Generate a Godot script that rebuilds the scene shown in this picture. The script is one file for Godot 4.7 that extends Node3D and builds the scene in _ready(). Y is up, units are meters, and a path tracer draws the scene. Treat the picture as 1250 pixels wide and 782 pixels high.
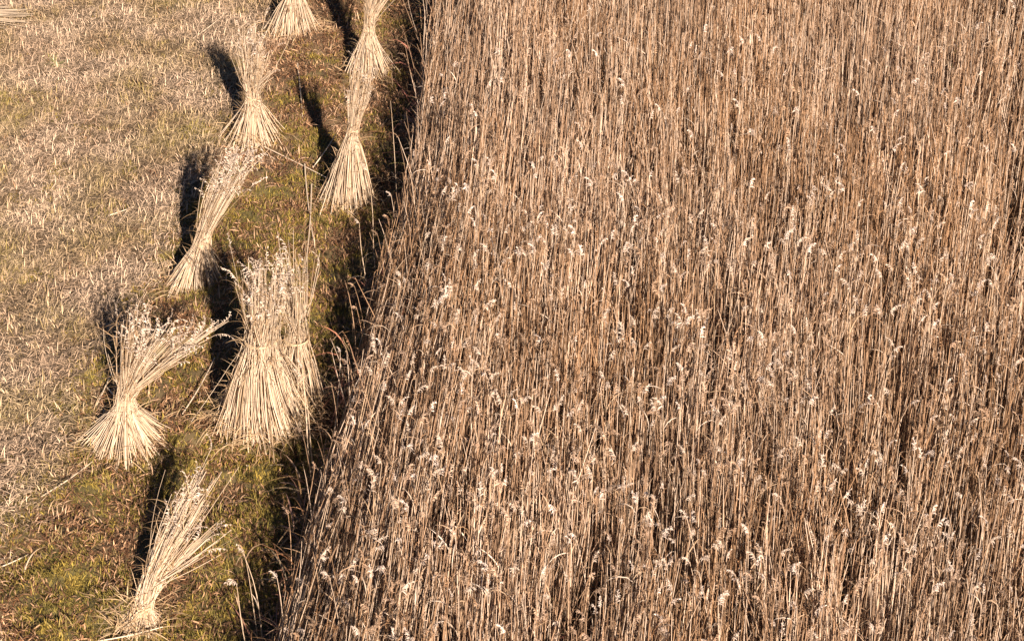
extends Node3D
# A winter reed bed half cut: standing reeds on one side, a mown strip with tied sheaves on the other.
# Origin: ground at the middle of the view. -Z is away from the camera. Units metres.

# cut edge of the reed bed, as x along z
const EDGE := [[-20.0, -0.8], [-7.85, -1.04], [-2.42, -1.13], [-0.97, -1.27], [0.75, -1.49], [2.3, -1.60], [3.3, -1.73], [4.7, -1.85], [12.0, -2.4]]

class MB:
	var v := PackedVector3Array()
	var n := PackedVector3Array()
	var c := PackedColorArray()
	var i := PackedInt32Array()
	func tube(pts: PackedVector3Array, rad: PackedFloat32Array, sides: int, col: Color, tip := Color(-1, 0, 0)) -> void:
		var start := v.size()
		var m := pts.size()
		var ref := Vector3(0.31, 0.22, 0.92)
		for k in m:
			var t := (pts[mini(k + 1, m - 1)] - pts[maxi(k - 1, 0)]).normalized()
			var a := t.cross(ref).normalized()
			var b := t.cross(a)
			var cc := col
			if tip.r >= 0.0:
				cc = col.lerp(tip, float(k) / float(m - 1))
			for s in sides:
				var ang := TAU * s / sides
				var d := a * cos(ang) + b * sin(ang)
				v.append(pts[k] + d * rad[k])
				n.append(d)
				c.append(cc)
		for k in m - 1:
			for s in sides:
				var p := start + k * sides + s
				var q := start + k * sides + (s + 1) % sides
				i.append_array([p, p + sides, q, q, p + sides, q + sides])
		var last := start + (m - 1) * sides
		for s in range(1, sides - 1):
			i.append_array([last, last + s + 1, last + s, start, start + s, start + s + 1])
	# a leaf: ribbon with a folded keel
	func leaf(pts: PackedVector3Array, wid: PackedFloat32Array, side: Vector3, fold: float, col: Color, tip := Color(-1, 0, 0)) -> void:
		var start := v.size()
		var m := pts.size()
		for k in m:
			var t := (pts[mini(k + 1, m - 1)] - pts[maxi(k - 1, 0)]).normalized()
			var s := (side - t * side.dot(t)).normalized()
			var u := s.cross(t).normalized()
			var cc := col
			if tip.r >= 0.0:
				cc = col.lerp(tip, float(k) / float(m - 1))
			v.append(pts[k] - s * wid[k] + u * fold * wid[k])
			v.append(pts[k])
			v.append(pts[k] + s * wid[k] + u * fold * wid[k])
			n.append((u + s * fold).normalized())
			n.append(u)
			n.append((u - s * fold).normalized())
			c.append(cc); c.append(cc); c.append(cc)
		for k in m - 1:
			var p := start + k * 3
			i.append_array([p, p + 3, p + 1, p + 1, p + 3, p + 4, p + 1, p + 4, p + 2, p + 2, p + 4, p + 5])
	func join(o: MB, x := Transform3D.IDENTITY, tint := Color.WHITE) -> void:
		var start := v.size()
		for k in o.v.size():
			v.append(x * o.v[k])
			n.append((x.basis * o.n[k]).normalized())
			c.append(o.c[k] * tint)
		for k in o.i.size():
			i.append(start + o.i[k])
	func mesh(m: Material) -> ArrayMesh:
		var a := []
		a.resize(Mesh.ARRAY_MAX)
		a[Mesh.ARRAY_VERTEX] = v
		a[Mesh.ARRAY_NORMAL] = n
		a[Mesh.ARRAY_COLOR] = c
		a[Mesh.ARRAY_INDEX] = i
		var r := ArrayMesh.new()
		r.add_surface_from_arrays(Mesh.PRIMITIVE_TRIANGLES, a)
		r.surface_set_material(0, m)
		return r

var rng := RandomNumberGenerator.new()
var relief := FastNoiseLite.new()
var patch := FastNoiseLite.new()
var fine := FastNoiseLite.new()
var M := {}
var taken := {}

func rf(a: float, b: float) -> float:
	return rng.randf_range(a, b)

func numbered(called: String) -> String:
	if not taken.has(called):
		taken[called] = 0
		return called
	taken[called] += 1
	return "%s_%03d" % [called, taken[called]]

func tag(o: Node, label: String, category: String, group := "", kind := "") -> void:
	if label: o.set_meta("label", label)
	if category: o.set_meta("category", category)
	if group: o.set_meta("group", group)
	if kind: o.set_meta("kind", kind)

func part(called: String, me: Mesh, parent: Node, kind := "") -> MeshInstance3D:
	var o := MeshInstance3D.new()
	o.name = called
	o.mesh = me
	parent.add_child(o, true)
	if kind: o.set_meta("kind", kind)
	return o

func base(called: String, at: Vector3) -> Node3D:
	var o := Node3D.new()
	o.name = numbered(called)
	add_child(o)
	o.position = at
	return o

func paint(called: String, rough: float, back := 0.0) -> StandardMaterial3D:
	var m := StandardMaterial3D.new()
	m.resource_name = called
	m.vertex_color_use_as_albedo = true
	m.roughness = rough
	m.cull_mode = BaseMaterial3D.CULL_DISABLED
	if back > 0.0:
		m.backlight_enabled = true
		m.backlight = Color(back, back, back)
	return m

func edge(z: float) -> float:
	var x := -0.8
	for k in EDGE.size() - 1:
		if z >= EDGE[k][0] and z <= EDGE[k + 1][0]:
			x = lerpf(EDGE[k][1], EDGE[k + 1][1], (z - EDGE[k][0]) / (EDGE[k + 1][0] - EDGE[k][0]))
	return x + 0.08 * fine.get_noise_2d(z * 9.0, 40.0)

const HOLLOWS := [[-4.1, 3.85, 0.4, 0.12], [-3.3, -6.75, 0.3, 0.12]]

# the left sheaf row, where the trampled strip meets the older straw
func strip_edge(z: float) -> float:
	return -3.65 - 0.105 * z + 0.35 * patch.get_noise_2d(z * 1.3, 7.0)

func ground_y(x: float, z: float) -> float:
	var amp := clampf((16.0 - Vector2(x, z).length()) / 4.0, 0.0, 1.0)
	var h := relief.get_noise_2d(x, z) * 0.075 + fine.get_noise_2d(x, z) * 0.05 + fine.get_noise_2d(x * 2.2 + 9.0, z * 2.2) * 0.035
	for d in HOLLOWS:
		h -= d[3] * exp(-(pow((x - d[0]) / d[2], 2.0) + pow((z - d[1]) / d[2], 2.0)))
	var lumpy := smoothstep(strip_edge(z) - 0.6, strip_edge(z) + 0.2, x)
	h += lumpy * 0.12 * patch.get_noise_2d(x * 4.5 + 17.0, z * 4.5)
	# the wheel rut beyond the sheaves
	var d := x - strip_edge(z) + 1.55
	h -= 0.03 * exp(-d * d * 6.0)
	return h * amp

# ---------------------------------------------------------------- reeds
func stem_shape(h: float, bend: float, col: Color, rad: float) -> Array:
	var mb := MB.new()
	var pts := PackedVector3Array()
	var rads := PackedFloat32Array()
	var k := 9
	var w := rf(-0.012, 0.012)
	for j in k:
		var t := float(j) / (k - 1)
		pts.append(Vector3(bend * t * t + w * sin(t * 7.0), h * t - 0.02 * (1.0 - t), 0.012 * sin(t * 5.0 + w * 300.0)))
		rads.append(rad * (1.0 - 0.62 * t * t))
	mb.tube(pts, rads, 4, col, col * Color(0.92, 0.88, 0.84))
	return [mb, pts]

func leaf_shape(at: Vector3, dir: float, rise: float, length: float, wid: float, droop: float, col: Color) -> MB:
	var mb := MB.new()
	var pts := PackedVector3Array()
	var ws := PackedFloat32Array()
	var d := Vector3(cos(dir), 0, sin(dir))
	var k := 6
	var p := at
	var ang := rise
	for j in k:
		var t := float(j) / (k - 1)
		pts.append(p)
		ws.append(wid * (0.35 + 1.3 * t * (1.0 - t) * 2.0) * (1.0 - 0.75 * t))
		p += (d * cos(ang) + Vector3.UP * sin(ang)) * length / (k - 1)
		ang -= droop / (k - 1) * rf(0.4, 1.6)
	var side := Vector3(-d.z, rf(-0.5, 0.5), d.x)
	mb.leaf(pts, ws, side, rf(0.1, 0.7), col)
	return mb

# a one-sided nodding seed head of fine branchlets
func plume_shape(length: float, fluff: float, col: Color, count: int) -> MB:
	var mb := MB.new()
	var axis := PackedVector3Array()
	var rads := PackedFloat32Array()
	var ang := rf(1.3, 1.55)
	var fall := rf(0.5, 1.9)
	var p := Vector3.ZERO
	for j in 6:
		axis.append(p)
		rads.append(0.0022 * (1.0 - j * 0.12))
		p += Vector3(cos(ang), sin(ang), 0) * length / 5.0
		ang -= fall / 5.0
	mb.tube(axis, rads, 3, col * Color(0.8, 0.74, 0.66))
	for b in count:
		var t := (b + rng.randf()) / count
		var f := t * 4.999
		var o := axis[int(f)].lerp(axis[int(f) + 1], f - int(f))
		var turn := rf(-1.3, 1.3)
		var d := Vector3(cos(turn) * 0.8, rf(-0.1, 0.9), sin(turn) * 0.8).normalized()
		var l := length * fluff * rf(0.5, 1.1) * (1.05 - 0.6 * t)
		var pts := PackedVector3Array([o, o + d * l * 0.5, o + d * l * 0.85 + Vector3(0.15, -0.35, 0) * l])
		var w := length * rf(0.018, 0.034)
		var tone := rf(0.82, 1.12)
		mb.leaf(pts, PackedFloat32Array([w * 0.3, w, w * 0.25]), Vector3(rf(-1, 1), rf(-1, 1), rf(-1, 1)), 0.5, Color(col.r * tone, col.g * tone, col.b * tone))
	return mb

func reed_parts(tall: float, plumed: int, leaves: int) -> Dictionary:
	var tone := rf(0.88, 1.1)
	var col := Color(0.59 * tone, 0.465 * tone, 0.36 * tone)
	var bend := rf(0.01, 0.09) if rng.randf() < 0.8 else rf(0.1, 0.3)
	var s := stem_shape(tall, bend, col, rf(0.0042, 0.0061))
	var pts: PackedVector3Array = s[1]
	var out := {"stem": s[0], "leaf": [], "plume": null}
	for k in leaves:
		var t := rf(0.3, 0.97)
		var f := t * 7.99
		var at := pts[int(f)].lerp(pts[int(f) + 1], f - int(f))
		var lc := rf(0.8, 1.15)
		var brown := Color(0.30, 0.195, 0.12).lerp(Color(0.46, 0.33, 0.215), rng.randf())
		if rng.randf() < 0.25: brown = Color(0.56, 0.45, 0.35)
		out.leaf.append(leaf_shape(at, rf(0, TAU), rf(0.5, 1.45), rf(0.10, 0.32), rf(0.0045, 0.0075), rf(0.4, 2.6), Color(brown.r * lc, brown.g * lc, brown.b * lc)))
	if plumed > 0:
		var pale := Color(0.64, 0.53, 0.45) if plumed == 2 else Color(0.42, 0.29, 0.19)
		var pl := plume_shape(rf(0.07, 0.13) if plumed == 2 else rf(0.08, 0.13), rf(0.4, 0.55) if plumed == 2 else rf(0.14, 0.24), pale, 40 if plumed == 2 else 16)
		var top := pts[8]
		var dir := (pts[8] - pts[7]).normalized()
		var mb := MB.new()
		mb.join(pl, Transform3D(Basis(Quaternion(Vector3.UP, dir)), top - dir * 0.01))
		out.plume = mb
	return out

# density and mood of the reed bed from place to place
func gap(x: float, z: float) -> float:
	var g := 1.0
	for h in GAPS:
		var d := Vector2((x - h[0]) / h[2], (z - h[1]) / (h[2] * 1.5)).length()
		g = minf(g, smoothstep(0.5, 1.2, d))
	return g

const GAPS := [[-0.33, -2.2, 0.32], [1.75, 1.9, 0.26], [4.95, -0.2, 0.34], [3.3, 2.9, 0.3], [0.72, 3.0, 0.28], [2.7, 4.6, 0.25], [5.3, -4.6, 0.4], [0.4, 5.3, 0.22], [-0.55, 4.6, 0.2], [3.9, -5.2, 0.35]]

func field_width(z: float) -> float:
	return 0.2495 * (20.0 - z * 0.848) + 2.2

func instances(parent: Node, called: String, me: Mesh, data: PackedFloat32Array) -> void:
	if data.is_empty():
		return
	var mm := MultiMesh.new()
	mm.transform_format = MultiMesh.TRANSFORM_3D
	mm.use_colors = true
	mm.mesh = me
	mm.instance_count = data.size() / 16
	mm.buffer = data
	var o := MultiMeshInstance3D.new()
	o.name = called
	o.multimesh = mm
	parent.add_child(o, true)
	o.set_meta("kind", "stuff")

func put(data: PackedFloat32Array, b: Basis, p: Vector3, col: Color) -> void:
	data.append_array([b.x.x, b.y.x, b.z.x, p.x, b.x.y, b.y.y, b.z.y, p.y, b.x.z, b.y.z, b.z.z, p.z, col.r, col.g, col.b, 1.0])

func reed_stand(x: float, z: float) -> Basis:
	# the whole bed leans a little downwind; the exposed edge leans more
	var into := x - edge(z)
	var lean := lerpf(0.18, 0.32, smoothstep(-3.0, 2.0, z)) * exp(-into * 0.8) - 0.01 + 0.07 * smoothstep(0.2, 1.8, into) * patch.get_noise_2d(x * 2.5, z * 2.5 + 90.0) + (rng.randfn(0.0, 0.015) if rng.randf() < 0.85 else rng.randfn(0.0, 0.05))
	var back := rng.randfn(-0.01, 0.03)
	return Basis(Vector3.BACK, -lean) * Basis(Vector3.RIGHT, back) * Basis(Vector3.UP, rf(0, TAU))

func reed_tint(x: float, z: float) -> Color:
	var p := patch.get_noise_2d(x * 1.6, z * 0.8)
	var q := fine.get_noise_2d(x * 0.55 + 30.0, z * 0.3)
	var warm := clampf(0.5 + p * 1.2 + 0.05 * (x - 1.0), 0.0, 1.0)
	var c := Color(1.06, 1.04, 1.05).lerp(Color(0.93, 0.83, 0.72), warm)
	var l := 1.0 + 0.2 * q
	if rng.randf() < 0.68:
		c = c * Color(1.0, 0.90, 0.81)
		l *= rf(0.38, 0.95)
	else:
		c = c.lerp(Color(1.0, 1.06, 1.16), 0.7)
		l *= rf(0.98, 1.4)
	return Color(c.r * l, c.g * l, c.b * l)

func build_reeds() -> void:
	var bed := base("reed_bed", Vector3.ZERO)
	tag(bed, "dense stand of tall dry tan reeds filling the field beside the mown strip", "reeds", "", "stuff")
	var meshes := []
	var datas := []
	var heights := []
	for k in 22:
		var h := rf(1.45, 1.7)
		var pl := 2 if k >= 16 else (1 if k % 3 == 0 else 0)
		var r := reed_parts(h, pl, rng.randi_range(0, 1) if k < 9 else rng.randi_range(1, 3))
		var mb: MB = r.stem
		for l in r.leaf: mb.join(l)
		if r.plume: mb.join(r.plume)
		meshes.append(mb.mesh(M.reed))
		datas.append(PackedFloat32Array())
	var z := -15.0
	while z < 10.0:
		var x0 := edge(z)
		var x1 := field_width(z)
		var count := int((x1 - x0) * 0.05 * 320.0)
		for q in count:
			var x := rf(x0, x1)
			var zz := z + rf(0.0, 0.05)
			x += edge(zz) - x0
			var dens := 0.70 + 0.05 * exp(-(x - x0) * 1.6) + 1.25 * fine.get_noise_2d(x * 1.8, zz * 1.8 + 55.0)
			if rng.randf() > dens * gap(x, zz) + 0.04:
				continue
			var s := rf(0.82, 1.1) * (lerpf(rf(0.58, 0.76), 1.0, smoothstep(0.0, 0.95, x - edge(zz)))) * (1.0 + 0.12 * patch.get_noise_2d(x * 1.5 + 12.0, zz * 1.5))
			if rng.randf() < 0.12: s *= rf(0.45, 0.8)
			var b := reed_stand(x, zz)
			if rng.randf() < 0.03: b = Basis(Vector3(rf(-1, 1), 0, rf(-1, 1)).normalized(), rf(0.15, 0.6)) * b
			var w := rf(0.85, 1.15)
			var leafy := 0.25 + 1.3 * patch.get_noise_2d(x * 1.4 + 70.0, zz * 0.9) + 0.06 * x
			var pick := 9 + rng.randi() % 7 if rng.randf() < leafy else rng.randi() % 9
			if rng.randf() < lerpf(0.03, 0.17, smoothstep(-5.0, 3.5, zz)) * (0.6 + 1.2 * rng.randf()): pick = 16 + rng.randi() % 6
			put(datas[pick], b.scaled_local(Vector3(w, s, w)), Vector3(x, ground_y(x, zz), zz), reed_tint(x, zz))
		z += 0.05
	for k in meshes.size():
		instances(bed, "stalks", meshes[k], datas[k])
	# dead leaves and broken stems low between the standing stalks
	var under := base("reed_litter", Vector3.ZERO)
	tag(under, "brown dead leaves and broken stems between the standing reeds", "leaf litter", "", "stuff")
	for k in 3:
		var mb := MB.new()
		for l in 16:
			var brown := Color(0.17, 0.10, 0.055).lerp(Color(0.33, 0.21, 0.12), rng.randf())
			mb.join(leaf_shape(Vector3(rf(-0.2, 0.2), rf(0.0, 0.35), rf(-0.2, 0.2)), rf(0, TAU), rf(-0.2, 1.3), rf(0.2, 0.55), rf(0.006, 0.011), rf(0.5, 2.5), brown))
		var data := PackedFloat32Array()
		for q in 1900:
			var zz := rf(-14.0, 8.0)
			var x := rf(edge(zz) + 0.08, field_width(zz))
			put(data, Basis(Vector3.UP, rf(0, TAU)) * rf(0.7, 1.2), Vector3(x, ground_y(x, zz), zz), Color(rf(0.7, 1.2), rf(0.7, 1.1), rf(0.7, 1.1)))
		instances(under, "litter", mb.mesh(M.reed), data)

func one_reed(at: Vector3, b: Basis, kit: Dictionary, tint_mesh: int) -> Node3D:
	var o := base("reed_stalk", at)
	o.basis = b
	part("stem", kit.stem[tint_mesh], o)
	for l in kit.leaf: part("leaf", l, o)
	if kit.plume: part("plume", kit.plume, o)
	return o

func reed_kit(tall: float, plumed: int, leaves: int) -> Dictionary:
	var r := reed_parts(tall, plumed, leaves)
	var kit := {"stem": [], "leaf": [], "plume": null}
	for t in [Color(1.1, 1.1, 1.08), Color(0.98, 0.93, 0.85), Color(0.85, 0.78, 0.7)]:
		var mb := MB.new()
		mb.join(r.stem, Transform3D.IDENTITY, t)
		kit.stem.append(mb.mesh(M.reed))
	for l in r.leaf: kit.leaf.append(l.mesh(M.reed))
	if r.plume: kit.plume = r.plume.mesh(M.plume)
	return kit

func build_front_reeds() -> void:
	# stragglers that stand clear of the cut edge, against the shade
	var seen := [
		[Vector3(-1.36, 0, -0.75), 1.25, "single plumed reed leaning over the dark shadow halfway along the cut edge"],
		[Vector3(-1.43, 0, -0.3), 1.0, "short hooked reed at the cut edge with a small curled plume above the moss"],
		[Vector3(-1.2, 0, -1.9), 1.45, "bare upright reed just outside the edge, paler than the shade behind it"],
		[Vector3(-1.72, 0, 2.75), 1.2, "arching plumed reed hanging over the edge beside the broad sheaf"],
		[Vector3(-1.73, 0, 2.5), 0.95, "low reed with drooping plume under the arching one at the edge"],
		[Vector3(-1.97, 0, 4.75), 1.1, "white plumed reed standing out at the bottom of the cut edge"],
		[Vector3(-1.9, 0, 4.85), 1.05, "second white plumed reed at the bottom of the edge, close to its twin"],
		[Vector3(-2.03, 0, 5.0), 0.85, "shortest plumed reed in the shade at the bottom of the edge"],
	]
	for s in seen:
		var kit := reed_kit(s[1], 2 if s[1] != 1.45 else 0, 2)
		var p: Vector3 = s[0]
		p.y = ground_y(p.x, p.z)
		var o := one_reed(p, Basis(Vector3.UP, rf(2.0, 4.2)) , kit, 0)
		tag(o, s[2], "reed", "reeds standing clear of the cut edge")
	var kits := []
	for k in 14:
		kits.append(reed_kit(rf(1.55, 1.75), 2, rng.randi_range(1, 3)))
	for k in 290:
		var zz := rf(0.2, 6.3)
		var x := rf(edge(zz) + 0.05, field_width(zz) - 2.4)
		var kit: Dictionary = kits[rng.randi() % kits.size()]
		var s := rf(0.9, 1.06)
		var o := one_reed(Vector3(x, ground_y(x, zz), zz), reed_stand(x, zz).scaled_local(Vector3(1, s, 1)), kit, rng.randi() % 3)
		tag(o, "tall pale reed rising among the crowded reeds in the lower half of the field", "reed", "tall reeds in the lower half of the field")

# ---------------------------------------------------------------- sheaves
func stalk_path(s: Dictionary, u: float, phi: float, uh: float, phih: float, spray: float, reach: float, r: RandomNumberGenerator) -> PackedVector3Array:
	var pts := PackedVector3Array()
	var k := 10
	var wob := r.randf_range(-0.025, 0.025)
	var stray := Vector3(r.randfn(0.0, 0.16), 0, r.randfn(0.0, 0.16)) if r.randf() < 0.22 else Vector3.ZERO
	var start := r.randf_range(-0.01, 0.06) if u > 0.4 else r.randf_range(0.0, 0.1)
	var top: Vector3 = s.top
	var flare := r.randf_range(0.75, 1.2)
	var open := r.randf_range(0.55, 1.25)
	for j in k:
		var t: float = lerpf(start, reach, float(j) / (k - 1))
		var tw: float = s.tie
		var rr: float
		if t < tw:
			rr = s.waist + (s.foot - s.waist) * flare * pow((tw - t) / tw, s.get("bell", 1.25))
		else:
			rr = s.waist + (s.head - s.waist) * open * pow((t - tw) / (1.0 - tw), s.get("curve", 1.3))
		var k2 := smoothstep(tw * 0.6, tw * 1.5, t)
		var foot_dir := Vector3(cos(phi + s.twist * t), 0, sin(phi + s.twist * t)) * u
		var head_dir := Vector3(cos(phih), 0, sin(phih)) * uh
		var off := foot_dir.lerp(head_dir, k2) * rr
		var lean := t * t * 0.55 + t * 0.45
		var mid := Vector3(top.x * lean, top.y * t, top.z * lean)
		if t > tw:
			var over := (t - tw) / (1.0 - tw)
			off += s.get("fan", Vector3.ZERO) * pow(over, 1.25) * spray
			off.y -= rr * uh * 0.35 * over
		pts.append(mid + off + stray * (absf(t - tw) if t > tw else absf(t - tw) * 1.4) + Vector3(wob * sin(t * 6.0), 0, wob * cos(t * 5.0)))
	return pts

func make_sheaf(at: Vector3, s: Dictionary, label: String) -> void:
	var r := RandomNumberGenerator.new()
	r.seed = s.seed
	rng.seed = s.seed + 77
	at.y = ground_y(at.x, at.z) - 0.01
	var o := base("reed_sheaf", at)
	tag(o, label, "reed sheaf", "tied reed sheaves on the mown strip")
	var stalks := MB.new()
	var plumes := MB.new()
	var skirt := MB.new()
	var count: int = s.count
	var shown := 0
	var clumps: int = s.get("clumps", 9)
	var bunches := []
	for k in clumps:
		var sp: float = r.randf_range(0.25, 1.0) if r.randf() < s.get("fanned", 0.3) else 0.0
		if s.has("even"): sp = pow(float(k) / (clumps - 1), s.even)
		bunches.append([r.randf() * TAU, sqrt(r.randf_range(0.05, 1.0)), r.randf_range(0.82, 1.05), sp])
	for k in count:
		var u := sqrt(r.randf())
		var phi := r.randf() * TAU
		var reach := r.randf_range(0.68, 1.06)
		var uh := sqrt(r.randf())
		var phih := r.randf() * TAU
		var spray := 0.0
		if clumps > 0 and r.randf() < 0.85:
			var cl: Array = bunches[r.randi() % clumps]
			phih = cl[0] + r.randfn(0.0, 0.16)
			uh = clampf(cl[1] + r.randfn(0.0, 0.10), 0.0, 1.2)
			reach *= cl[2]
			spray = cl[3] * r.randf_range(0.9, 1.08)
		if r.randf() < 0.15: reach = r.randf_range(0.5, 0.8)
		var pts := stalk_path(s, u, phi, uh, phih, spray, reach, r)
		var tone := r.randf_range(0.7, 1.12)
		var hue := r.randf()
		var col := Color(0.76, 0.63, 0.50).lerp(Color(0.62, 0.47, 0.33), hue)
		if r.randf() < 0.12: col = Color(0.42, 0.30, 0.19)
		col = Color(col.r * tone, col.g * tone, col.b * tone)
		var rads := PackedFloat32Array()
		var rad := r.randf_range(0.0026, 0.005)
		for j in pts.size():
			rads.append(rad * (1.0 - 0.055 * j))
		if u > 0.93 and shown < 36:
			shown += 1
			var single := MB.new()
			single.tube(pts, rads, 5, col)
			part("outer_stalk", single.mesh(M.straw), o)
		else:
			stalks.tube(pts, rads, 4, col)
		if r.randf() < s.get("plumes", 0.22) and reach > 0.7:
			var e := pts[pts.size() - 1]
			var dir := (e - pts[pts.size() - 2]).normalized()
			var pl: MB = s.heads[r.randi() % s.heads.size()]
			var sc := r.randf_range(0.8, 1.25)
			var tt := r.randf_range(0.75, 1.1)
			plumes.join(pl, Transform3D(Basis(Quaternion(Vector3.UP, dir)) * Basis(Vector3.UP, r.randf() * TAU) * sc, e), Color(tt, tt, tt))
		# dry leaves still on the stalk
		if r.randf() < s.get("leafy", 0.55):
			var f := r.randf_range(0.4, 7.5)
			var p := pts[int(f)].lerp(pts[int(f) + 1], f - int(f))
			var out := atan2(p.z, p.x) + r.randf_range(-0.8, 0.8)
			var br := Color(0.40, 0.27, 0.15).lerp(Color(0.58, 0.43, 0.28), r.randf())
			skirt.join(leaf_shape(p, out, r.randf_range(0.7, 1.45) if f > 2.5 else r.randf_range(-1.4, 0.2), r.randf_range(0.08, 0.22), r.randf_range(0.003, 0.006), r.randf_range(0.0, 1.2), br))
	# shaggy brown leaf wisps standing off the bundle
	for k in int(count * s.get("wisps", 0.55)):
		var pts := stalk_path(s, sqrt(r.randf()) * 1.1, r.randf() * TAU, r.randf_range(0.6, 1.15), r.randf() * TAU, 0.0, 1.0, r)
		var f := r.randf_range(1.5, 8.6)
		var p := pts[int(f)].lerp(pts[int(f) + 1], f - int(f))
		var tone := r.randf_range(0.7, 1.3)
		skirt.join(leaf_shape(p, r.randf() * TAU, r.randf_range(-0.1, 1.2), r.randf_range(0.1, 0.26), r.randf_range(0.003, 0.0065), r.randf_range(0.2, 2.2), Color(0.30 * tone, 0.20 * tone, 0.115 * tone)))
	# butt ends: loose straw slipping out round the foot
	for k in int(count * s.get("loose", 0.6)):
		var phi := r.randf() * TAU
		var d: float = s.foot * r.randf_range(0.5, 1.25)
		var p := Vector3(cos(phi) * d, r.randf_range(0.02, 0.16), sin(phi) * d)
		var br := Color(0.58, 0.43, 0.27).lerp(Color(0.42, 0.28, 0.15), r.randf())
		skirt.join(leaf_shape(p, phi + r.randf_range(-1.2, 1.2) + (PI if r.randf() < 0.4 else 0.0), r.randf_range(-0.2, 0.9), r.randf_range(0.1, 0.28), r.randf_range(0.004, 0.0075), r.randf_range(0.2, 1.6), br))
	part("stalks", stalks.mesh(M.straw), o, "stuff")
	if plumes.v.size(): part("plumes", plumes.mesh(M.plume), o, "stuff")
	part("dry_leaves", skirt.mesh(M.straw), o, "stuff")
	# the band: a few twisted turns of straw round the waist
	var band := MB.new()
	var top: Vector3 = s.top
	var t: float = s.tie
	var lean: float = t * t * 0.55 + t * 0.45
	var mid := Vector3(top.x * lean, top.y * t, top.z * lean)
	for turn in 3:
		var pts := PackedVector3Array()
		var rads := PackedFloat32Array()
		for j in 25:
			var a := TAU * j / 24.0
			var rr: float = s.waist * 0.88
			pts.append(mid + Vector3(cos(a) * rr * s.get("wide", 1.0), (turn - 1) * 0.009 + 0.006 * sin(a * 2.0 + turn), sin(a) * rr / maxf(1.0, s.get("wide", 1.0))))
			rads.append(0.004)
		band.tube(pts, rads, 5, Color(0.55, 0.42, 0.28))
	part("binding", band.mesh(M.straw), o)

func build_sheaves() -> void:
	rng.seed = 515
	var heads := []
	for k in 6:
		heads.append(plume_shape(rf(0.13, 0.2), rf(0.2, 0.32), Color(0.66, 0.55, 0.47), 18))
	var list := [
		[Vector3(-2.76, 0, -6.85), {"top": Vector3(0.2, 1.4, 0.0), "tie": 0.46, "foot": 0.36, "waist": 0.085, "head": 0.2, "count": 330, "seed": 11}, "farthest sheaf, only its wide flared foot showing at the top of the strip"],
		[Vector3(-1.74, 0, -5.6), {"top": Vector3(0.1, 1.5, 0.0), "tie": 0.40, "foot": 0.3, "waist": 0.07, "head": 0.12, "count": 270, "seed": 12, "fan": Vector3(0.42, -0.15, 0)}, "pale sheaf with a splayed head at the top, next to the reed edge"],
		[Vector3(-2.92, 0, -3.83), {"top": Vector3(0.10, 1.36, 0.0), "tie": 0.40, "foot": 0.33, "waist": 0.085, "head": 0.16, "count": 300, "seed": 13, "fan": Vector3(0.42, -0.3, 0.0), "bell": 1.6, "leafy": 0.9}, "sheaf with a shaggy head drooping sideways, second down the outer row"],
		[Vector3(-1.77, 0, -2.42), {"top": Vector3(0.24, 1.6, 0.0), "tie": 0.55, "foot": 0.29, "waist": 0.07, "head": 0.12, "count": 280, "seed": 14, "plumes": 0.12, "bell": 1.1, "fan": Vector3(0.25, 0.05, 0), "fanned": 0.15}, "slim hourglass sheaf with long smooth skirt beside crossed loose stalks"],
		[Vector3(-3.20, 0, -0.72), {"top": Vector3(0.52, 1.42, 0.0), "tie": 0.36, "foot": 0.34, "waist": 0.085, "head": 0.19, "count": 300, "seed": 15, "plumes": 0.45, "bell": 1.5}, "leaning sheaf with a pinkish clump of plumes at its head, halfway down the outer row"],
		[Vector3(-3.46, 0, 1.95), {"top": Vector3(0.20, 1.42, 0.0), "tie": 0.34, "foot": 0.50, "waist": 0.08, "head": 0.2, "count": 380, "seed": 16, "fan": Vector3(0.78, -0.2, 0), "even": 1.0, "curve": 1.0, "plumes": 0.35, "bell": 1.5, "clumps": 9}, "tightly tied sheaf fanned wide open like a bow tie"],
		[Vector3(-2.24, 0, 1.85), {"top": Vector3(0.12, 1.62, 0.0), "tie": 0.55, "foot": 0.42, "waist": 0.17, "head": 0.2, "count": 620, "seed": 17, "curve": 1.6, "clumps": 14, "loose": 0.9, "leafy": 0.8}, "broadest sheaf, thick and barely waisted with a ragged flat top"],
		[Vector3(-1.92, 0, 1.5), {"top": Vector3(-0.02, 1.72, -0.1), "tie": 0.4, "foot": 0.24, "waist": 0.13, "head": 0.26, "count": 110, "seed": 18, "plumes": 0.15, "clumps": 6}, "thin loose sheaf standing right behind the broadest sheaf"],
		[Vector3(-2.94, 0, 4.5), {"top": Vector3(0.42, 0.86, -0.85), "tie": 0.16, "foot": 0.2, "waist": 0.07, "head": 0.075, "count": 320, "seed": 19, "fan": Vector3(0.42, -0.25, 0.4), "even": 5.0, "curve": 0.8, "plumes": 0.2, "clumps": 14}, "slanting sheaf at the bottom of the strip with stalks spraying off to its side"],
	]
	for e in list:
		var s: Dictionary = e[1]
		s.heads = heads
		s["twist"] = s.get("twist", 0.5)
		make_sheaf(e[0], s, e[2])

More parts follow.
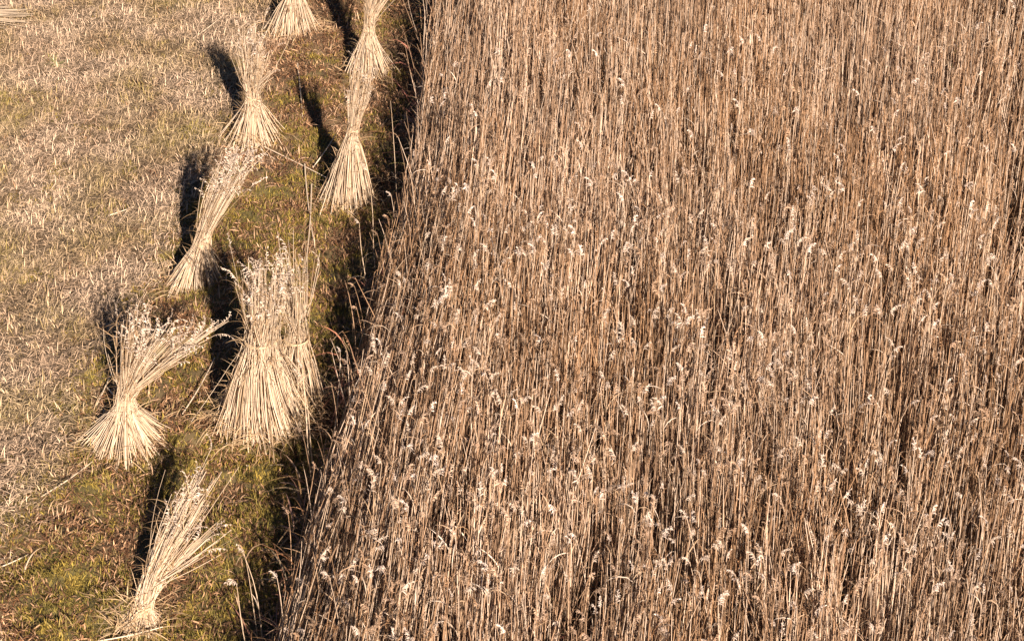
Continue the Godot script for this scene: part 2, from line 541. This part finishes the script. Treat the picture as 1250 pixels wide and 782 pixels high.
# ---------------------------------------------------------------- mown ground
func build_ground() -> void:
	var xs := PackedFloat32Array()
	var zs := PackedFloat32Array()
	for v in [-300.0, -120.0, -50.0, -25.0, -16.0, -12.0]: xs.append(v)
	var q := -9.0
	while q < 9.0:
		xs.append(q)
		q += 0.07
	for v in [9.05, 12.0, 16.0, 25.0, 50.0, 120.0, 300.0]: xs.append(v)
	for v in [-300.0, -120.0, -50.0, -25.0, -18.0]: zs.append(v)
	q = -14.0
	while q < 10.0:
		zs.append(q)
		q += 0.07
	for v in [10.05, 12.0, 16.0, 25.0, 50.0, 120.0, 300.0]: zs.append(v)
	var mb := MB.new()
	for z in zs:
		for x in xs:
			mb.v.append(Vector3(x, ground_y(x, z), z))
			var e := 0.05
			mb.n.append(Vector3(ground_y(x - e, z) - ground_y(x + e, z), 2.0 * e, ground_y(x, z - e) - ground_y(x, z + e)).normalized())
			var k := fine.get_noise_2d(x * 2.0, z * 2.0)
			var earth := Color(0.085, 0.055, 0.03).lerp(Color(0.15, 0.105, 0.06), clampf(0.5 + k, 0.0, 1.0))
			mb.c.append(earth.lerp(Color(0.10, 0.09, 0.028), mossy(x, z) * 0.7))
	var w := xs.size()
	for j in zs.size() - 1:
		for k in w - 1:
			var p := j * w + k
			mb.i.append_array([p, p + 1, p + w, p + 1, p + w + 1, p + w])
	var o := part("ground", mb.mesh(M.ground), self)
	o.set_meta("kind", "structure")
	taken["ground"] = 0

# how much moss grows at a place (0 to 1)
func mossy(x: float, z: float) -> float:
	var n := patch.get_noise_2d(x * 3.2 + 5.0, z * 3.2) + 0.5 * fine.get_noise_2d(x * 1.5, z * 1.5)
	var s := strip_edge(z)
	var e := edge(z)
	var strip := smoothstep(s - 0.5, s + 0.3, x) * (1.0 - smoothstep(e - 0.1, e + 0.2, x))
	var low := smoothstep(1.8, 4.2, z) * (1.0 - smoothstep(e - 0.1, e + 0.2, x))
	var far := smoothstep(-6.0, -1.0, z)
	return clampf(strip * (0.12 + 0.55 * far + 1.1 * n) + low * (0.25 + 0.6 * n) + (1.0 - strip) * clampf(n - 0.12, 0.0, 0.5) * 1.1 * smoothstep(-9.0, -2.0, z), 0.0, 1.0)

func tuft(kind: String) -> MB:
	var mb := MB.new()
	match kind:
		"straw":
			var way := 0.9
			for k in 18:
				var dir := way + rng.randfn(0.0, 1.0) + (PI if rng.randf() < 0.35 else 0.0)
				var tone := rf(0.18, 0.9) if rng.randf() < 0.62 else rf(1.0, 1.5)
				mb.join(leaf_shape(Vector3(rf(-0.11, 0.11), rf(0.0, 0.05), rf(-0.09, 0.09)), -dir, rf(0.0, 1.25), rf(0.035, 0.12), rf(0.003, 0.006), rf(0.0, 1.8), Color(0.55 * tone, 0.42 * tone, 0.32 * tone)))
		"stubble":
			for k in 12:
				var tone := rf(0.7, 1.15)
				mb.join(leaf_shape(Vector3(rf(-0.07, 0.07), -0.005, rf(-0.07, 0.07)), rf(0, TAU), rf(0.7, 1.5), rf(0.05, 0.12), rf(0.003, 0.0055), rf(0.1, 1.1), Color(0.46 * tone, 0.36 * tone, 0.19 * tone)))
		"moss":
			for k in 22:
				var tone := rf(0.35, 1.25)
				mb.join(leaf_shape(Vector3(rf(-0.06, 0.06), -0.005, rf(-0.06, 0.06)), rf(0, TAU), rf(0.4, 1.5), rf(0.025, 0.07), rf(0.003, 0.006), rf(0.0, 1.4), Color(0.24 * tone, 0.195 * tone, 0.045 * tone)))
		"litter":
			for k in 16:
				var tone := rf(0.35, 1.3)
				var c := Color(0.20, 0.095, 0.045).lerp(Color(0.58, 0.40, 0.26), pow(rng.randf(), 2.3))
				mb.join(leaf_shape(Vector3(rf(-0.09, 0.09), rf(0.0, 0.02), rf(-0.09, 0.09)), rf(0, TAU), rf(-0.2, 1.1), rf(0.03, 0.10), rf(0.0035, 0.0075), rf(0.0, 2.4), Color(c.r * tone, c.g * tone, c.b * tone)))
	return mb

func build_mat() -> void:
	rng.seed = 99
	var spec := [
		["straw", "matted_straw", "pale matted straw covering the mown ground outside the sheaf rows", "straw", 6],
		["stubble", "cut_stubble", "short upright olive and tan grass stubble on the mown ground", "grass", 4],
		["moss", "moss", "olive green moss between the two rows of sheaves", "moss", 4],
		["litter", "leaf_litter", "rust brown dead leaf litter on the strip along the reeds", "leaf litter", 5],
	]
	for sp in spec:
		var o := base(sp[1], Vector3.ZERO)
		tag(o, sp[2], sp[3], "", "stuff")
		var ms := []
		var ds := []
		for k in sp[4]:
			ms.append(tuft(sp[0]).mesh(M.leafy))
			ds.append(PackedFloat32Array())
		var z := -13.0
		while z < 8.5:
			var x0 := -field_width(z)
			var x1 := edge(z) + 0.25
			var per: float = {"straw": 250.0, "stubble": 80.0, "moss": 280.0, "litter": 230.0}[sp[0]]
			for q in int((x1 - x0) * 0.1 * per):
				var x := rf(x0, x1)
				var zz := z + rf(0, 0.1)
				var s := strip_edge(zz)
				var strip := smoothstep(s - 0.35, s + 0.35, x)
				var low := smoothstep(2.2, 4.5, zz)
				var moss := mossy(x, zz)
				var keep := 0.0
				var tint := Color.WHITE
				var sz := rf(0.75, 1.25)
				var p := patch.get_noise_2d(x * 2.4, zz * 2.4 + 31.0)
				match sp[0]:
					"straw":
						keep = lerpf(1.0, 0.05 + 0.2 * p, strip) * (1.0 - 0.75 * moss) * (1.0 - 0.45 * low)
						tint = Color(1.0, 0.98, 0.94).lerp(Color(0.82, 0.82, 0.66), clampf(0.35 + p * 1.6, 0, 1)) if strip < 0.5 else Color(0.95, 0.85, 0.75)
					"stubble":
						keep = clampf(0.25 + p + 0.45 * low + 0.4 * moss, 0, 1) * (1.0 - 0.75 * strip)
						tint = Color(1.0, 0.95, 0.85).lerp(Color(0.72, 0.74, 0.40), clampf(moss * 1.4 + p, 0, 1))
						sz *= 1.0
					"moss":
						keep = moss
						tint = Color(1.0, 1.0, 1.0).lerp(Color(1.6, 1.4, 1.25), clampf(0.5 + fine.get_noise_2d(x * 4.0, zz * 4.0) * 1.5, 0, 1))
					"litter":
						keep = clampf(strip * (1.05 - 0.7 * moss) + 0.06 + 0.25 * low * (1 - moss), 0, 1)
						tint = Color(1.0, 0.92, 0.85)
				if rng.randf() > keep:
					continue
				var l := rf(0.75, 1.2)
				if sp[0] == "straw":
					# weathered brown patches among the bleached straw
					var old := clampf(0.45 + 1.6 * fine.get_noise_2d(x * 0.9 + 3.0, zz * 0.9 + 61.0) + 0.8 * p, 0.0, 1.0)
					tint = tint.lerp(tint * Color(0.62, 0.52, 0.44), old * 0.4)
					if rng.randf() < old * 0.25: continue
				var turn := rf(-0.7, 0.7) if sp[0] == "straw" else rf(0, TAU)
				put(ds[rng.randi() % ms.size()], Basis(Vector3.UP, turn) * sz, Vector3(x, ground_y(x, zz), zz), Color(tint.r * l, tint.g * l, tint.b * l))
			z += 0.1
		for k in ms.size():
			instances(o, "tufts", ms[k], ds[k])

func loose(a: Vector3, b: Vector3, sag: float, label: String, plumed := false) -> void:
	a.y += ground_y(a.x, a.z)
	b.y += ground_y(b.x, b.z)
	var o := base("loose_reed", a)
	tag(o, label, "loose reed", "loose reeds fallen on the mown ground")
	var pts := PackedVector3Array()
	var rads := PackedFloat32Array()
	for j in 7:
		var t := j / 6.0
		pts.append((b - a) * t + Vector3(sag * sin(t * PI) * 0.6, absf(sag) * 0.4 * sin(t * PI), sag * 0.8 * sin(t * PI)))
		rads.append(0.0075 * (1.0 - 0.4 * t))
	var mb := MB.new()
	mb.tube(pts, rads, 5, Color(0.70, 0.57, 0.44))
	part("stem", mb.mesh(M.straw), o)
	var lf := leaf_shape(pts[4], atan2(b.z - a.z, b.x - a.x) + 0.5, 0.3, 0.16, 0.006, 0.9, Color(0.5, 0.36, 0.22))
	part("leaf", lf.mesh(M.straw), o)
	if plumed:
		var pl := MB.new()
		pl.join(plume_shape(0.17, 0.35, Color(0.60, 0.485, 0.40), 22), Transform3D(Basis(Quaternion(Vector3.UP, (pts[6] - pts[5]).normalized())), pts[6]))
		part("plume", pl.mesh(M.plume), o)

func build_loose() -> void:
	rng.seed = 4242
	loose(Vector3(-2.782, 0.06, -3.595), Vector3(-1.548, 0.10, -2.332), 0.050, "long pale reed lying diagonally across to the foot of the slim hourglass sheaf", true)
	loose(Vector3(-2.700, 0.03, -3.493), Vector3(-1.670, 0.05, -2.027), -0.040, "second long reed crossing under the diagonal one before the slim sheaf")
	loose(Vector3(-2.189, 0.03, -3.063), Vector3(-1.941, 0.25, -3.383), 0.020, "short reed sticking up against the dark shadow of the slim sheaf")
	loose(Vector3(-2.603, 0.04, -5.803), Vector3(-2.333, 0.04, -3.594), 0.020, "thin straight reed lying upright in view between the two upper sheaves")
	loose(Vector3(-2.280, 0.05, -3.083), Vector3(-2.034, 0.04, -1.385), -0.030, "reed lying lengthwise down the middle of the strip under the crossed stalks")
	loose(Vector3(-2.170, 0.08, -2.647), Vector3(-2.091, 0.05, -0.871), 0.030, "second reed lying lengthwise down the strip, just behind the thin sheaf")
	loose(Vector3(-2.021, 0.04, -2.188), Vector3(-1.653, 0.05, -2.296), 0.020, "short bright reed lying level in front of the slim hourglass sheaf")
	loose(Vector3(-4.282, 0.04, -2.009), Vector3(-4.026, 0.05, -2.206), 0.010, "pale stick lying alone in the matted straw")
	loose(Vector3(-4.157, 0.02, -1.868), Vector3(-4.066, 0.06, -2.188), 0.010, "small twig touching the pale stick in the matted straw")
	loose(Vector3(-3.744, 0.10, 1.255), Vector3(-3.507, 0.16, 1.663), 0.010, "bright broken reed at the waist of the bow tie sheaf")
	loose(Vector3(-3.800, 0.03, 1.499), Vector3(-3.706, 0.12, 1.107), 0.010, "thin reed poking out of the shadow beside the bow tie sheaf")
	loose(Vector3(-4.018, 0.03, 2.910), Vector3(-3.671, 0.05, 2.403), 0.030, "long straw lying slantwise in the low stubble beneath the bow tie sheaf")
	loose(Vector3(-4.186, 0.05, 3.758), Vector3(-4.004, 0.05, 3.597), 0.010, "straw lying over the dark rut at the picture's edge")
	loose(Vector3(-3.984, 0.03, 3.839), Vector3(-3.929, 0.08, 3.580), -0.020, "bent pale straw beside the dark rut")
	loose(Vector3(-3.232, 0.05, 4.711), Vector3(-2.729, 0.10, 4.634), 0.030, "bowed reed lying across the foot of the slanting sheaf")
	loose(Vector3(-3.992, 0.03, -6.694), Vector3(-3.656, 0.05, -7.412), 0.040, "curved straw in the pale grass near the farthest sheaf")
	loose(Vector3(-2.992, 0.02, 1.629), Vector3(-2.801, 0.03, 0.761), 0.030, "brown stalk lying between the bow tie sheaf and the broadest sheaf")
	loose(Vector3(-2.794, 0.02, 3.911), Vector3(-2.494, 0.02, 3.261), 0.020, "reed lying on the moss close to the slanting sheaf")
	loose(Vector3(-2.323, 0.02, 2.446), Vector3(-2.011, 0.03, 2.338), 0.020, "short reed on the brown litter below the broadest sheaf")
	loose(Vector3(-3.092, 0.04, -2.045), Vector3(-3.184, 0.04, -0.888), -0.020, "loose reed slipping off the leaning sheaf")

func build_odd_tufts() -> void:
	rng.seed = 31
	var at := Vector3(-5.55, 0, -5.85)
	at.y = ground_y(at.x, at.z)
	var o := base("grass_tuft", at)
	tag(o, "small greenish grass tuft alone in the pale straw near the top corner", "grass tuft")
	for k in 26:
		var tone := rf(0.7, 1.2)
		part("blade", leaf_shape(Vector3(rf(-0.05, 0.05), 0, rf(-0.05, 0.05)), rf(0, TAU), rf(0.3, 1.3), rf(0.15, 0.3), rf(0.004, 0.007), rf(0.3, 1.6), Color(0.33 * tone, 0.33 * tone, 0.14 * tone)).mesh(M.leafy), o)
	at = Vector3(-6.6, 0, -7.0)
	at.y = ground_y(at.x, at.z) + 0.03
	o = base("straw_bundle", at)
	tag(o, "pale flattened straw bundle lying in the upper corner of the mown ground", "straw bundle")
	var rest := MB.new()
	for k in 60:
		var a := Vector3(rf(-0.7, -0.3), rf(0.0, 0.06), rf(-0.12, 0.12))
		var d := Vector3(rf(0.5, 1.0), rf(0.0, 0.05), rng.randfn(0.0, 0.12) - 0.05)
		var tone := rf(0.55, 0.9)
		var one := MB.new()
		one.tube(PackedVector3Array([a, a + d * 0.5 + Vector3(0, 0.03, 0), a + d]), PackedFloat32Array([0.005, 0.0045, 0.003]), 4, Color(0.66 * tone, 0.53 * tone, 0.40 * tone))
		if k < 20: part("stalk", one.mesh(M.straw), o)
		else: rest.join(one)
	part("stalks", rest.mesh(M.straw), o, "stuff")

func _ready() -> void:
	rng.seed = 20240
	# camera
	var cam := Camera3D.new()
	cam.name = "camera"
	cam.position = Vector3(0, 10.6, 16.9635)
	cam.rotation_degrees = Vector3(-32.0, 0, 0)
	cam.fov = 17.73
	cam.near = 0.1
	cam.far = 1000.0
	add_child(cam)
	cam.current = true
	# clear winter sky
	var sky_mat := ProceduralSkyMaterial.new()
	sky_mat.sky_top_color = Color(0.36, 0.47, 0.64)
	sky_mat.sky_horizon_color = Color(0.70, 0.72, 0.74)
	sky_mat.ground_bottom_color = Color(0.20, 0.17, 0.13)
	sky_mat.ground_horizon_color = Color(0.45, 0.42, 0.38)
	sky_mat.sky_curve = 0.15
	sky_mat.sun_angle_max = 1.0
	var sky := Sky.new()
	sky.sky_material = sky_mat
	var env := Environment.new()
	env.background_mode = Environment.BG_SKY
	env.sky = sky
	env.background_energy_multiplier = 0.2
	env.tonemap_mode = Environment.TONE_MAPPER_LINEAR
	env.tonemap_exposure = 2.2
	env.sdfgi_enabled = true
	env.ssao_enabled = true
	env.ssil_enabled = true
	var we := WorldEnvironment.new()
	we.name = "environment"
	we.environment = env
	add_child(we)
	# low sun behind the camera and a little to its right
	var sun := DirectionalLight3D.new()
	sun.name = "sun"
	sun.light_energy = 1.6
	sun.light_color = Color(1.0, 0.92, 0.83)
	sun.light_angular_distance = 0.5
	sun.shadow_enabled = true
	add_child(sun)
	sun.look_at_from_position(Vector3(5, 12, 20), Vector3(5, 12, 20) + Vector3(-0.278, -0.438, -0.855))

	relief.seed = 3; relief.frequency = 0.45; relief.fractal_octaves = 2
	patch.seed = 8; patch.frequency = 0.28; patch.fractal_octaves = 3
	fine.seed = 21; fine.frequency = 1.1; fine.fractal_octaves = 3
	M.reed = paint("dry reed", 0.6)
	M.plume = paint("reed plume", 0.9, 0.3)
	M.straw = paint("straw", 0.6)
	M.leafy = paint("dry grass", 0.8)
	M.ground = paint("peat soil", 0.95)

	build_ground()
	build_reeds()
	build_mat()
	build_sheaves()
	rng.seed = 777
	build_front_reeds()
	build_loose()
	build_odd_tufts()
